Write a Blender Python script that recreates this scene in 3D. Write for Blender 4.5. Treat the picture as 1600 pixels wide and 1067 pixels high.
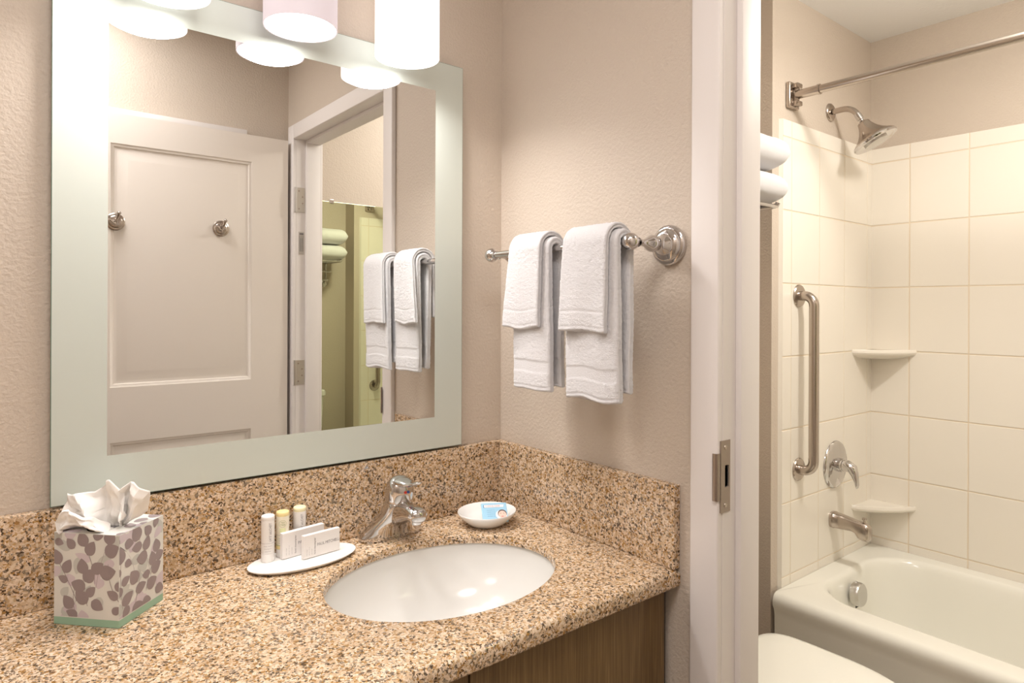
import bpy, bmesh, math, random
from math import sin, cos, pi, radians, sqrt, atan2
from mathutils import Vector, Matrix, noise

S = bpy.context.scene
for o in list(bpy.data.objects):
    bpy.data.objects.remove(o, do_unlink=True)
C = S.collection
random.seed(7)

# ------------------------------------------------------------------ camera
H = 1.351
cam_d = bpy.data.cameras.new('camera')
cam = bpy.data.objects.new('camera', cam_d)
C.objects.link(cam)
cam_d.sensor_width = 36.0
cam_d.lens = 1030.0 / 1600 * 36
cam_d.shift_y = (482.5 - 533.5) / 1600
cam_d.clip_start = 0.02
YAW = atan2(833, 1030)
cam.matrix_world = (Matrix.Translation((0, 0, H)) @ Matrix.Rotation(-YAW, 4, 'Z')
                    @ Matrix.Rotation(pi / 2, 4, 'X') @ Matrix.Rotation(0.0038, 4, 'Z'))
S.camera = cam

# ------------------------------------------------------------------ world + exposure
w = bpy.data.worlds.new('world'); S.world = w; w.use_nodes = True
w.node_tree.nodes['Background'].inputs[0].default_value = (1.0, 0.93, 0.85, 1)
w.node_tree.nodes['Background'].inputs[1].default_value = 0.0
S.view_settings.view_transform = 'Standard'
S.view_settings.look = 'None'
S.view_settings.gamma = 1
S.view_settings.use_curve_mapping = False
S.view_settings.exposure = 0.12

def area(name, loc, size, power, col, target=None, shape='DISK', spread=180):
    d = bpy.data.lights.new(name, 'AREA'); d.shape = shape; d.size = size
    d.energy = power; d.color = col; d.spread = radians(spread)
    o = bpy.data.objects.new(name, d); C.objects.link(o); o.location = loc
    if target:
        o.rotation_euler = (Vector(target) - Vector(loc)).to_track_quat('-Z', 'Y').to_euler()
    return o
WARM = (1.0, 0.86, 0.72)
SHX = (0.235, 0.456, 0.678)
SHY, SHZ = 1.181, 1.862
for x in SHX:
    area('vanity_bulb_light', (x, SHY, SHZ - 0.006), 0.10, 1.5, (1.0, 0.96, 0.94), spread=150)
# unseen fill lamps added over the nook, then the bathroom ceiling lamp
area('nook_fill_light', (0.15, 0.15, 2.42), 0.5, 10.5, (1.0, 0.965, 0.96))
area('entry_fill_light', (-1.0, 0.2, 2.42), 0.6, 7.0, (1.0, 0.965, 0.96))  # added fill from the left, not an actual fixture
pd = bpy.data.lights.new('bath_globe_light', 'POINT'); pd.energy = 10.5; pd.color = (1.0, 0.95, 0.88); pd.shadow_soft_size = 0.06
po = bpy.data.objects.new('bath_globe_light', pd); C.objects.link(po); po.location = (1.98, 0.42, 2.34)
area('bath_ceiling_light', (1.98, 0.42, 2.27), 0.14, 8.5, (1.0, 0.95, 0.88))
area('bath_fill_light', (1.65, 0.0, 2.42), 0.4, 3.0, (1.0, 0.95, 0.90))  # extra soft fill added on the door side of the bathroom

# ------------------------------------------------------------------ materials
def mat(name, col, rough=0.5, metal=0.0, spec=0.5, **k):
    m = bpy.data.materials.new(name); m.use_nodes = True
    b = m.node_tree.nodes['Principled BSDF']
    b.inputs['Base Color'].default_value = (*col, 1)
    b.inputs['Roughness'].default_value = rough
    b.inputs['Metallic'].default_value = metal
    b.inputs['Specular IOR Level'].default_value = spec
    for n, v in k.items():
        b.inputs[n.replace('_', ' ')].default_value = v
    return m
def add_bump(m, scale, strength, dist, detail=3, rough=0.55, kind='noise'):
    nt = m.node_tree; b = nt.nodes['Principled BSDF']
    tc = nt.nodes.new('ShaderNodeTexCoord')
    n = nt.nodes.new('ShaderNodeTexNoise')
    n.inputs['Scale'].default_value = scale; n.inputs['Detail'].default_value = detail
    n.inputs['Roughness'].default_value = rough
    nt.links.new(tc.outputs['Object'], n.inputs['Vector'])
    bp = nt.nodes.new('ShaderNodeBump')
    bp.inputs['Strength'].default_value = strength; bp.inputs['Distance'].default_value = dist
    nt.links.new(n.outputs[0], bp.inputs['Height'])
    nt.links.new(bp.outputs[0], b.inputs['Normal'])
    return m
def ramp(nt, stops, interp='LINEAR'):
    r = nt.nodes.new('ShaderNodeValToRGB'); r.color_ramp.interpolation = interp
    e = r.color_ramp.elements
    e[0].position = stops[0][0]; e[0].color = (*stops[0][1], 1)
    e[1].position = stops[1][0]; e[1].color = (*stops[1][1], 1)
    for p, c in stops[2:]:
        x = e.new(p); x.color = (*c, 1)
    return r

M = {}
M['paint'] = add_bump(mat('wall_paint', (0.60, 0.515, 0.43), 0.55, spec=0.3), 150, 0.6, 0.003, 2)
M['ceiling'] = add_bump(mat('ceiling_paint', (0.90, 0.90, 0.89), 0.8), 80, 0.3, 0.003)
M['trim'] = mat('trim_paint', (0.79, 0.74, 0.71), 0.5)
M['door'] = mat('door_paint', (0.80, 0.73, 0.66), 0.35)
M['chrome'] = mat('chrome', (0.64, 0.62, 0.61), 0.06, 1.0)
M['nickel'] = mat('brushed_nickel', (0.50, 0.44, 0.39), 0.22, 1.0)
M['satin'] = mat('satin_steel', (0.62, 0.60, 0.57), 0.3, 1.0)
M['strike'] = mat('strike_metal', (0.42, 0.36, 0.32), 0.35, 1.0)
M['dark'] = mat('dark_gap', (0.012, 0.01, 0.01), 0.6)
M['porcelain'] = mat('porcelain', (0.75, 0.735, 0.70), 0.13)
M['tub'] = mat('tub_enamel', (0.88, 0.86, 0.78), 0.12)
M['tile'] = mat('surround_acrylic', (0.87, 0.815, 0.725), 0.16)
M['grout'] = mat('surround_groove', (0.80, 0.69, 0.54), 0.4)
M['plastic'] = mat('toilet_plastic', (0.89, 0.87, 0.79), 0.14)
M['mirror'] = mat('mirror_silver', (0.90, 0.91, 0.90), 0.0, 1.0)
M['mirror_green'] = mat('bath_mirror_silver', (0.62, 0.66, 0.46), 0.0, 1.0)
M['glass_edge'] = mat('green_glass_edge', (0.10, 0.22, 0.17), 0.1)
M['card'] = mat('white_card', (0.83, 0.79, 0.76), 0.5)
M['dish'] = mat('dish_ceramic', (0.88, 0.87, 0.84), 0.12)
M['traym'] = mat('tray_ceramic', (0.90, 0.88, 0.84), 0.2)
M['ink'] = mat('grey_ink', (0.22, 0.20, 0.20), 0.6)
M['ink_light'] = mat('light_grey_ink', (0.48, 0.45, 0.44), 0.6)
M['green_ink'] = mat('green_ink', (0.30, 0.36, 0.12), 0.6)
M['sage_ink'] = mat('pale_sage_ink', (0.70, 0.72, 0.42), 0.6)
M['bottle'] = mat('bottle_plastic', (0.86, 0.83, 0.80), 0.3)
M['bottle_y'] = mat('cream_bottle_plastic', (0.88, 0.82, 0.66), 0.3)
M['cap_y'] = mat('yellow_cap', (0.90, 0.74, 0.36), 0.3)
M['cap_p'] = mat('pale_yellow_cap', (0.93, 0.86, 0.56), 0.3)
M['pack'] = mat('light_blue_film', (0.36, 0.62, 0.80), 0.25)
M['pack_band'] = mat('white_print', (0.85, 0.85, 0.87), 0.35)
M['red_ink'] = mat('rose_ink', (0.62, 0.22, 0.22), 0.5)
M['navy_ink'] = mat('navy_ink', (0.10, 0.20, 0.36), 0.5)
M['skin'] = mat('printed_skin', (0.80, 0.55, 0.46), 0.4)
M['hair_ink'] = mat('printed_hair', (0.12, 0.09, 0.08), 0.5)
M['red'] = mat('red_dot', (0.75, 0.06, 0.04), 0.3)
M['blue'] = mat('blue_dot', (0.05, 0.12, 0.45), 0.3)
M['box_paper'] = mat('box_paper', (0.70, 0.69, 0.64), 0.45)
M['leaf_d'] = mat('mauve_grey_leaf_ink', (0.29, 0.235, 0.235), 0.45)
M['leaf_m'] = mat('lilac_leaf_ink', (0.60, 0.52, 0.55), 0.45)
M['leaf_s'] = mat('sage_leaf_ink', (0.53, 0.53, 0.49), 0.45)
M['mint'] = mat('mint_band', (0.32, 0.50, 0.36), 0.45)
M['floor'] = mat('floor_tile', (0.42, 0.34, 0.26), 0.35)
M['dark_slot'] = mat('box_inside', (0.10, 0.09, 0.09), 0.8)
M['bar_metal'] = mat('light_bar_metal', (0.7, 0.68, 0.66), 0.2, 1.0)

t = mat('towel_cotton', (0.82, 0.80, 0.805), 0.95, spec=0.1, Sheen_Weight=0.3)
M['towel'] = add_bump(t, 620, 0.9, 0.003, 3, 0.7)
t = mat('washcloth_cotton', (0.82, 0.80, 0.805), 0.95, spec=0.1, Sheen_Weight=0.3)
M['band'] = add_bump(t, 900, 0.3, 0.001, 2)
t = mat('tissue_paper', (0.92, 0.89, 0.85), 0.8, spec=0.1)
t.node_tree.nodes['Principled BSDF'].inputs['Subsurface Weight'].default_value = 0.25
t.node_tree.nodes['Principled BSDF'].inputs['Subsurface Radius'].default_value = (0.01, 0.01, 0.01)
M['tissue'] = t

def emis(name, col, st, base=(0.9, 0.88, 0.86)):
    m = mat(name, base, 0.6)
    b = m.node_tree.nodes['Principled BSDF']
    b.inputs['Emission Color'].default_value = (*col, 1)
    b.inputs['Emission Strength'].default_value = st
    return m
M['diffuser'] = emis('lit_diffuser', (1.0, 0.97, 0.94), 5.0)
M['shade_bright'] = emis('lit_shade_bright', (1.0, 0.94, 0.93), 1.0)
M['shade_soft'] = emis('lit_shade_soft', (0.80, 0.66, 0.72), 0.36, (0.6, 0.56, 0.58))

# frosted glass over silver
m = mat('frosted_mirror_glass', (0.74, 0.80, 0.76), 0.42, 1.0)
nt = m.node_tree; b = nt.nodes['Principled BSDF']
d = nt.nodes.new('ShaderNodeBsdfDiffuse'); d.inputs[0].default_value = (0.61, 0.655, 0.60, 1)
mx = nt.nodes.new('ShaderNodeMixShader'); mx.inputs[0].default_value = 0.62
nt.links.new(b.outputs[0], mx.inputs[1]); nt.links.new(d.outputs[0], mx.inputs[2])
nt.links.new(mx.outputs[0], nt.nodes['Material Output'].inputs[0])
M['frost'] = m

# granite
def granite():
    m = mat('speckled_granite', (0.7, 0.5, 0.35), 0.17)
    nt = m.node_tree; b = nt.nodes['Principled BSDF']
    tc = nt.nodes.new('ShaderNodeTexCoord')
    nz = nt.nodes.new('ShaderNodeTexNoise'); nz.inputs['Scale'].default_value = 260
    nz.inputs['Detail'].default_value = 2
    nt.links.new(tc.outputs['Object'], nz.inputs['Vector'])
    mixv = nt.nodes.new('ShaderNodeMix'); mixv.data_type = 'VECTOR'
    mixv.inputs['Factor'].default_value = 0.0075
    nt.links.new(tc.outputs['Object'], mixv.inputs[4]); nt.links.new(nz.outputs['Color'], mixv.inputs[5])
    # fine matrix
    v1 = nt.nodes.new('ShaderNodeTexVoronoi'); v1.inputs['Scale'].default_value = 340
    nt.links.new(mixv.outputs[1], v1.inputs['Vector'])
    s1 = nt.nodes.new('ShaderNodeSeparateColor'); nt.links.new(v1.outputs['Color'], s1.inputs[0])
    r1 = ramp(nt, [(0.0, (0.71, 0.54, 0.385)), (0.20, (0.56, 0.40, 0.26)), (0.38, (0.77, 0.62, 0.475)),
                   (0.55, (0.48, 0.29, 0.12)), (0.66, (0.34, 0.175, 0.045)), (0.75, (0.25, 0.19, 0.135)),
                   (0.88, (0.065, 0.036, 0.016))], 'CONSTANT')
    nt.links.new(s1.outputs[0], r1.inputs[0])
    # larger blotches
    v2 = nt.nodes.new('ShaderNodeTexVoronoi'); v2.inputs['Scale'].default_value = 210
    nt.links.new(mixv.outputs[1], v2.inputs['Vector'])
    s2 = nt.nodes.new('ShaderNodeSeparateColor'); nt.links.new(v2.outputs['Color'], s2.inputs[0])
    r2 = ramp(nt, [(0.0, (0.58, 0.41, 0.26)), (0.28, (0.70, 0.55, 0.39)), (0.5, (0.30, 0.15, 0.04)),
                   (0.62, (0.50, 0.34, 0.19)), (0.76, (0.19, 0.145, 0.10)), (0.86, (0.05, 0.028, 0.014))], 'CONSTANT')
    nt.links.new(s2.outputs[1], r2.inputs[0])
    n2 = nt.nodes.new('ShaderNodeTexNoise'); n2.inputs['Scale'].default_value = 120
    nt.links.new(tc.outputs['Object'], n2.inputs['Vector'])
    rf = ramp(nt, [(0.50, (0, 0, 0)), (0.56, (0.85, 0.85, 0.85))])
    nt.links.new(n2.outputs[0], rf.inputs[0])
    mc = nt.nodes.new('ShaderNodeMix'); mc.data_type = 'RGBA'
    nt.links.new(rf.outputs[0], mc.inputs['Factor'])
    nt.links.new(r1.outputs[0], mc.inputs[6]); nt.links.new(r2.outputs[0], mc.inputs[7])
    nt.links.new(mc.outputs[2], b.inputs['Base Color'])
    return m
M['granite'] = granite()

# vertical grain laminate
def laminate():
    m = mat('brown_laminate', (0.2, 0.11, 0.05), 0.35)
    nt = m.node_tree; b = nt.nodes['Principled BSDF']
    tc = nt.nodes.new('ShaderNodeTexCoord'); mp = nt.nodes.new('ShaderNodeMapping')
    mp.inputs['Scale'].default_value = (330, 330, 9)
    nt.links.new(tc.outputs['Object'], mp.inputs[0])
    n = nt.nodes.new('ShaderNodeTexNoise'); n.inputs['Scale'].default_value = 1.0
    n.inputs['Detail'].default_value = 3
    nt.links.new(mp.outputs[0], n.inputs['Vector'])
    r = ramp(nt, [(0.32, (0.11, 0.063, 0.022)), (0.62, (0.175, 0.105, 0.040)), (0.75, (0.23, 0.145, 0.062))])
    nt.links.new(n.outputs[0], r.inputs[0]); nt.links.new(r.outputs[0], b.inputs['Base Color'])
    return m
M['laminate'] = laminate()

# ------------------------------------------------------------------ object helpers
def tag(o, label=None, cat=None, group=None, kind=None):
    if label: o['label'] = label
    if cat: o['category'] = cat
    if group: o['group'] = group
    if kind: o['kind'] = kind
    return o
WL = {}
def thing(name, label, cat, loc=(0, 0, 0), rot=(0, 0, 0), group=None, kind=None):
    o = bpy.data.objects.new(name, None); C.objects.link(o)
    o.location = loc; o.rotation_euler = rot; o.empty_display_size = 0.05
    WL[o.name] = Matrix.Translation(loc) @ __import__('mathutils').Euler(rot).to_matrix().to_4x4()
    return tag(o, label, cat, group, kind)
def obj(name, bm, m, parent=None, smooth=0, world=False, wm=None):
    """link a bmesh as one mesh object; world=True: vertices given in world space."""
    if parent is not None:
        wm = WL[parent.name]
        if world: bm.transform(wm.inverted())
    bmesh.ops.recalc_face_normals(bm, faces=bm.faces)
    me = bpy.data.meshes.new(name); bm.to_mesh(me); bm.free()
    ms = m if isinstance(m, (list, tuple)) else [m]
    for q in ms: me.materials.append(M[q] if isinstance(q, str) else q)
    o = bpy.data.objects.new(name, me); C.objects.link(o)
    if parent is not None:
        o.parent = parent; WL[o.name] = WL[parent.name]
    else:
        WL[o.name] = Matrix.Identity(4)
    if smooth:
        for p in me.polygons: p.use_smooth = True
        if smooth < 180: me.set_sharp_from_angle(angle=radians(smooth))
    return o
def box(bm, a, b, bev=0, seg=2, mi=0):
    x0, y0, z0 = [min(p, q) for p, q in zip(a, b)]; x1, y1, z1 = [max(p, q) for p, q in zip(a, b)]
    vs = [bm.verts.new(p) for p in [(x0, y0, z0), (x1, y0, z0), (x1, y1, z0), (x0, y1, z0),
                                    (x0, y0, z1), (x1, y0, z1), (x1, y1, z1), (x0, y1, z1)]]
    fs = [bm.faces.new([vs[i] for i in q]) for q in
          [(0, 3, 2, 1), (4, 5, 6, 7), (0, 1, 5, 4), (1, 2, 6, 5), (2, 3, 7, 6), (3, 0, 4, 7)]]
    for f in fs: f.material_index = mi
    if bev > 0:
        es = list({e for f in fs for e in f.edges})
        r = bmesh.ops.bevel(bm, geom=es, offset=bev, segments=seg, profile=0.5, affect='EDGES', clamp_overlap=True)
        for f in r['faces']: f.material_index = mi
    return bm
def BB(*args, **k):
    bm = bmesh.new(); return box(bm, *args, **k)
def rings(bm, rs, cap0=True, cap1=True, closed=True, mi=0):
    """skin a list of rings (lists of points)."""
    vr = [[bm.verts.new(p) for p in r] for r in rs]
    n = len(rs[0])
    for a, b in zip(vr, vr[1:]):
        for i in range(n if closed else n - 1):
            j = (i + 1) % n
            f = bm.faces.new([a[i], a[j], b[j], b[i]]); f.material_index = mi
    if cap0: bm.faces.new(vr[0][::-1]).material_index = mi
    if cap1: bm.faces.new(vr[-1]).material_index = mi
    return vr
def frame(d):
    d = Vector(d).normalized()
    u = d.orthogonal().normalized() if abs(d.z) > 0.99 else d.cross(Vector((0, 0, 1))).normalized()
    return d, u, d.cross(u).normalized()
def lathe(bm, prof, org=(0, 0, 0), axis=(0, 0, 1), n=40, cap0=True, cap1=True, mi=0, sx=1, sy=1):
    d, u, v = frame(axis); o = Vector(org)
    rs = [[o + d * h + u * (r * sx * cos(2 * pi * i / n)) + v * (r * sy * sin(2 * pi * i / n)) for i in range(n)] for h, r in prof]
    rings(bm, rs, cap0, cap1, mi=mi); return bm
def LT(*a, **k):
    bm = bmesh.new(); return lathe(bm, *a, **k)
def tube(bm, pts, r, n=20, mi=0):
    P = [Vector(p) for p in pts]; rs = []
    rr = r if isinstance(r, (list, tuple)) else [r] * len(P)
    d0 = (P[1] - P[0]).normalized(); _, u, v = frame(d0)
    for i, p in enumerate(P):
        a = P[max(i - 1, 0)]; b = P[min(i + 1, len(P) - 1)]
        d = (b - a).normalized()
        q = d0.rotation_difference(d); u = q @ u; v = q @ v; d0 = d
        rs.append([p + u * (rr[i] * cos(2 * pi * k / n)) + v * (rr[i] * sin(2 * pi * k / n)) for k in range(n)])
    rings(bm, rs, mi=mi); return bm
def TB(*a, **k):
    bm = bmesh.new(); return tube(bm, *a, **k)
def arc(c, r, a0, a1, n, ax=(1, 0, 0), ay=(0, 0, 1)):
    c = Vector(c); ax = Vector(ax); ay = Vector(ay)
    return [c + ax * (r * cos(a0 + (a1 - a0) * i / n)) + ay * (r * sin(a0 + (a1 - a0) * i / n)) for i in range(n + 1)]
def sell(cx, cy, a, b, z, e=2.0, n=64, rot=0):
    out = []
    for i in range(n):
        t = 2 * pi * i / n; c, s = cos(t), sin(t)
        x = a * math.copysign(abs(c) ** (2 / e), c); y = b * math.copysign(abs(s) ** (2 / e), s)
        out.append((cx + x * cos(rot) - y * sin(rot), cy + x * sin(rot) + y * cos(rot), z))
    return out
def rrect(x0, y0, x1, y1, r, z, n=12):
    """rounded rectangle with a fixed vertex count; r = four radii or one."""
    if not isinstance(r, (list, tuple)): r = [r] * 4
    pts = []
    for k, (cx, cy) in enumerate([(x1, y1), (x0, y1), (x0, y0), (x1, y0)]):
        q = r[k]; sx = -1 if cx == x1 else 1; sy = -1 if cy == y1 else 1
        ox, oy = cx + sx * q, cy + sy * q
        for i in range(n + 1):
            t = pi / 2 * k + pi / 2 * i / n
            pts.append((ox + q * cos(t), oy + q * sin(t), z))
    return pts
def copy_tree(o, parent=None):
    c = o.copy(); C.objects.link(c)
    if parent is not None:
        c.parent = parent
    WL[c.name] = WL.get(o.name, Matrix.Identity(4))
    for ch in [k for k in o.children]:
        copy_tree(ch, c)
    return c
def text_mesh(s, size, mw, m, parent, name='printed_text', wrap=None, align='LEFT', sx=1.0, depth=0.0):
    """flat lettering; mw maps the text plane to the parent's space."""
    cu = bpy.data.curves.new('t', 'FONT'); cu.body = s; cu.size = size; cu.align_x = align; cu.align_y = 'CENTER'
    cu.resolution_u = 2
    to = bpy.data.objects.new('t', cu); C.objects.link(to)
    bpy.context.view_layer.update()
    dg = bpy.context.evaluated_depsgraph_get()
    me = bpy.data.meshes.new_from_object(to.evaluated_get(dg)); bpy.data.objects.remove(to)
    me.name = name
    for v in me.vertices:
        x, y, z = v.co.x * sx, v.co.y, 0
        p = wrap(x, y) if wrap else mw @ Vector((x, y, 0))
        v.co = p
    me.materials.clear(); me.materials.append(M[m])
    o = bpy.data.objects.new(name, me); C.objects.link(o); o.parent = parent; WL[o.name] = WL[parent.name]
    return o
def quadplane(org, ex, ey):
    ex = Vector(ex).normalized(); ey = Vector(ey).normalized(); ez = ex.cross(ey)
    m = Matrix.Identity(4)
    for i in range(3):
        m[i][0], m[i][1], m[i][2], m[i][3] = ex[i], ey[i], ez[i], org[i]
    return m

# ------------------------------------------------------------------ room dimensions
XB, YA = 1.0, 1.28              # wall with the towel bar / wall with the vanity mirror
YF = -0.20                      # wall behind the camera
XL = -1.35                      # left end of the nook
CEIL = 2.44
ZC = 0.877                      # counter top
SPL = 1.031                     # backsplash top
JY0, JY1 = -0.105, 0.655        # door opening
XJ = 1.093                      # bathroom face of the door wall
OPZ = 2.035
YD = 1.16                       # tiled wall of the tub
XR = 2.068                       # corner of the return wall
YT = 1.31                       # wall behind the toilet
XE = 2.81                       # long tile wall
YG = -0.33                      # bathroom wall opposite
def st(name, bm, m, smooth=0):
    return tag(obj(name, bm, m, smooth=smooth), kind='structure')
st('floor', BB((XL - .1, -1.0, -0.05), (XE + .2, YT + .2, 0)), 'floor')
st('ceiling', BB((XL - .1, -1.0, CEIL), (XE + .2, YT + .2, CEIL + 0.05)), 'ceiling')
st('wall_back', BB((XL - .1, YA, 0), (XB, YA + 0.1, CEIL)), 'paint')
st('wall_left', BB((XL - .1, YF, 0), (XL, YA, CEIL)), 'paint')
st('wall_front', BB((XL - .1, YF - .1, 0), (XB, YF, CEIL)), 'paint')
bm = bmesh.new()
box(bm, (XB, JY1 + 0.019, 0), (XJ, YT + .1, CEIL)); box(bm, (XB, YF - .1, 0), (XJ, JY0 - 0.019, CEIL))
box(bm, (XB, JY0 - 0.019, OPZ + .019), (XJ, JY1 + 0.019, CEIL))
st('wall_right', bm, 'paint')
st('wall_toilet', BB((XJ, YT, 0), (XR, YT + .1, CEIL)), 'paint')
st('wall_shower', BB((XR, YD + 0.012, 0), (XE + .112, YT + .1, CEIL)), 'paint')
st('wall_tub', BB((XE + 0.012, YG - .1, 0), (XE + .112, YD + 0.012, CEIL)), 'paint')
st('wall_bathroom_front', BB((XJ, YG - .1, 0), (XE + .012, YG, CEIL)), 'paint')

# molded tile surround: grid of raised tiles on a backing, one mesh per wall
ZT = 2.0; ZL = 0.395
def tilewall(name, fixed, axis, us, z_lines, side, t=0.010, g=0.0022):
    bm = bmesh.new()
    u0, u1 = us[0], us[-1]
    if axis == 'x':  # plane facing -y at y=fixed
        box(bm, (u0, fixed + 0.0016, ZL), (u1, fixed + t + .002, ZT), mi=1)
    elif axis == 'x+':
        box(bm, (u0, fixed - 0.0016, ZL), (u1, fixed - t - .002, ZT), mi=1)
    else:
        box(bm, (fixed + 0.0016, u0, ZL), (fixed + t + .002, u1, ZT), mi=1)
    for a, b in zip(us, us[1:]):
        for c, d in zip(z_lines, z_lines[1:]):
            if b - a < 0.006 or d - c < 0.006: continue
            ga = g if a != u0 else 0; gb = g if b != u1 else 0
            gd = g if d != ZT else 0
            if axis == 'x':
                box(bm, (a + ga, fixed, c + g), (b - gb, fixed + 0.006, d - gd), bev=0.0014, seg=2)
            elif axis == 'x+':
                box(bm, (a + ga, fixed, c + g), (b - gb, fixed - 0.006, d - gd), bev=0.0014, seg=2)
            else:
                box(bm, (fixed, a + ga, c + g), (fixed + 0.006, b - gb, d - gd), bev=0.0014, seg=2)
    if axis == 'x':                             # sloped bead where the surround meets the wall
        x = u0 + .0005
        rings(bm, [[(x, fixed + .001, z), (x - .008, fixed + .0118, z), (x, fixed + .0118, z)] for z in (ZL, ZT)])
    return st(name, bm, ['tile', 'grout'], smooth=12)
zl = [ZL] + [0.441 + 0.25 * k for k in range(7)] + [ZT]
xs = [2.117] + [2.175 + 0.198 * k for k in range(4) if 2.175 + .198 * k < XE - .01] + [XE + .004]
ysb = [YD - 0.139 - 0.198 * k for k in range(7)]
ys = [YG + .012] + sorted(ysb) + [YD + .004]
tilewall('wall_shower_tile', YD, 'x', xs, zl, -1)
tilewall('wall_tub_tile', XE, 'y', ys, zl, -1)
tilewall('wall_bathroom_front_tile', YG + .012, 'x+', xs, zl, 1)

# door frame: one rabbeted frame plus casings, as trims
bm = bmesh.new()
rb = XB - 0.016 + 0.052                 # rabbet step
for (ya, yb, s) in ((JY1, JY1 + 0.019, -1), (JY0 - 0.019, JY0, 1)):
    box(bm, (XB - 0.002, ya, 0), (XJ + 0.002, yb, OPZ + .019))
    yj = JY1 if s < 0 else JY0
    box(bm, (rb, yj, 0), (XJ + 0.002, yj + s * 0.012, OPZ), bev=0.0015)
box(bm, (XB - .002, JY0, OPZ), (XJ + .002, JY1, OPZ + .019))
box(bm, (rb, JY0 + .012, OPZ - .012), (XJ + .002, JY1 - .012, OPZ), bev=0.0015)
st('trim_1', bm, 'trim', smooth=35)
def casing(name, xw, sgn):
    bm = bmesh.new(); x0, x1 = xw, xw + sgn * 0.015; W = 0.057
    box(bm, (x0, JY1 + .001, 0), (x1, JY1 + .001 + W, OPZ + W), bev=0.003, seg=3)
    box(bm, (x0, JY0 - .001 - W, 0), (x1, JY0 - .001, OPZ + W), bev=0.003, seg=3)
    box(bm, (x0, JY0 - .001, OPZ), (x1, JY1 + .001, OPZ + W), bev=0.003, seg=3)
    st(name, bm, 'trim', smooth=35)
casing('trim_2', XB, -1); casing('trim_3', XJ + 0.002, 1)
# head and side casing of the entry door behind the open bathroom door
bm = bmesh.new()
box(bm, (-0.12, YF, 2.0), (0.83, YF + 0.016, 2.060), bev=0.003)
box(bm, (0.773, YF, 0), (0.83, YF + 0.016, 1.9995), bev=0.003)
box(bm, (-0.12, YF, 0), (-0.063, YF + 0.016, 1.9995), bev=0.003)
st('trim_4', bm, 'trim', smooth=35)
st('door_2', BB((-0.062, YF, 0.01), (0.772, YF + 0.010, 1.999), bev=0.002), 'door')

# ------------------------------------------------------------------ open two-panel door
dr = thing('door_1', None, None, (0.972, -0.145, 0.012), kind='structure')
DW, DH, DT = 0.762, 2.015, 0.036
def door_slab():
    bm = bmesh.new()
    # stiles and rails, full thickness
    x0, x1 = -DW, 0.0
    yb, yf = -0.016, 0.020
    st_w = 0.142
    rails = [(0.0, 0.24), (0.868, 1.060), (DH - 0.105, DH)]
    box(bm, (x0, yb, 0), (x0 + st_w, yf, DH)); box(bm, (x1 - st_w, yb, 0), (x1, yf, DH))
    for a, b in rails: box(bm, (x0 + st_w, yb, a), (x1 - st_w, yf, b))
    # moulded recess + raised field for each panel, both faces
    for (za, zb) in ((0.24, 0.868), (1.060, DH - 0.105)):
        for s, y0 in ((1, yf), (-1, yb)):
            prof = [(0.0, 0.0), (0.004, -0.003), (0.010, -0.005), (0.013, -0.009), (0.018, -0.010),
                    (0.024, -0.0095), (0.052, -0.0035), (0.055, -0.003)]
            rs = []
            for ins, dep in prof:
                y = y0 + s * dep
                rs.append([(x0 + st_w + ins, y, za + ins), (x1 - st_w - ins, y, za + ins),
                           (x1 - st_w - ins, y, zb - ins), (x0 + st_w + ins, y, zb - ins)])
            rings(bm, rs, cap0=False, cap1=True)
    return bm
obj('door_slab', door_slab(), 'door', dr, smooth=30)
def hook(x, z, parent):
    o = obj('robe_hook', LT([(0, .027), (.002, .030), (.006, .030), (.008, .027), (.009, .022), (.012, .021), (.015, .016), (.016, .006)],
                            (x, 0.0172, z), (0, 1, 0)), 'nickel', parent, smooth=40)
    bm = bmesh.new()
    tube(bm, [(x, .030, z), (x, .040, z + .001), (x + .003, .052, z + .012), (x + .006, .060, z + .026)], [.004, .004, .0042, .0045])
    lathe(bm, [(-.006, .001), (-.004, .005), (0, .007), (.004, .005), (.006, .001)], (x + .006, .061, z + .027), (0, .6, .8), n=20)
    tube(bm, [(x, .030, z - .001), (x - .004, .040, z - .008), (x - .014, .045, z - .003), (x - .02, .048, z + .004)], .0035)
    obj('hook_arm', bm, 'nickel', o, smooth=60)
    return o
hook(0.705 - 0.962, 1.652 - 0.012, dr); hook(0.357 - 0.962, 1.648 - 0.012, dr)
def lever(parent):
    o = obj('door_handle', LT([(0, .031), (.008, .030), (.010, .025)], (-DW + .07, .0195, .93), (0, 1, 0)), 'satin', parent, smooth=40)
    obj('lever', TB([(-DW + .07, .028, .93), (-DW + .07, .065, .93), (-DW + .08, .07, .93), (-DW + .12, .068, .928)], .009), 'satin', o, smooth=60)
lever(dr)

# hinge leaves on the jamb, opening label plate
def hinge(z, label):
    t_ = thing('door_hinge', label, 'hinge', (XB + 0.017, JY0, z), group='hinge plates on the door jamb')
    bm = BB((-.017, 0, -.05), (.017, .0022, .05), bev=.0008)
    obj('hinge_leaf', bm, 'satin', t_)
    obj('knuckle', LT([(-.05, .005), (.05, .005)], (-.022, .003, 0), n=16), 'satin', t_, smooth=40)
    for dx, dz in ((-.008, .036), (.007, .013), (.007, -.013), (-.008, -.036)):
        obj('screw', LT([(0, .0036), (.0012, .0030)], (dx, .0018, dz), (0, 1, 0), n=14), 'strike', t_, smooth=30)
hinge(1.79, 'upper satin steel hinge plate with four screws on the door jamb in the mirror')
hinge(1.09, 'lower satin steel hinge plate on the door jamb reflected in the mirror')
lp = thing('rating_plate', 'small printed steel rating plate below the upper hinge on the door jamb', 'label plate', (XB + .020, JY0, 1.615))
obj('plate', BB((-.011, 0, -.046), (.011, .0012, .046), bev=.0004), 'satin', lp)
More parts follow.
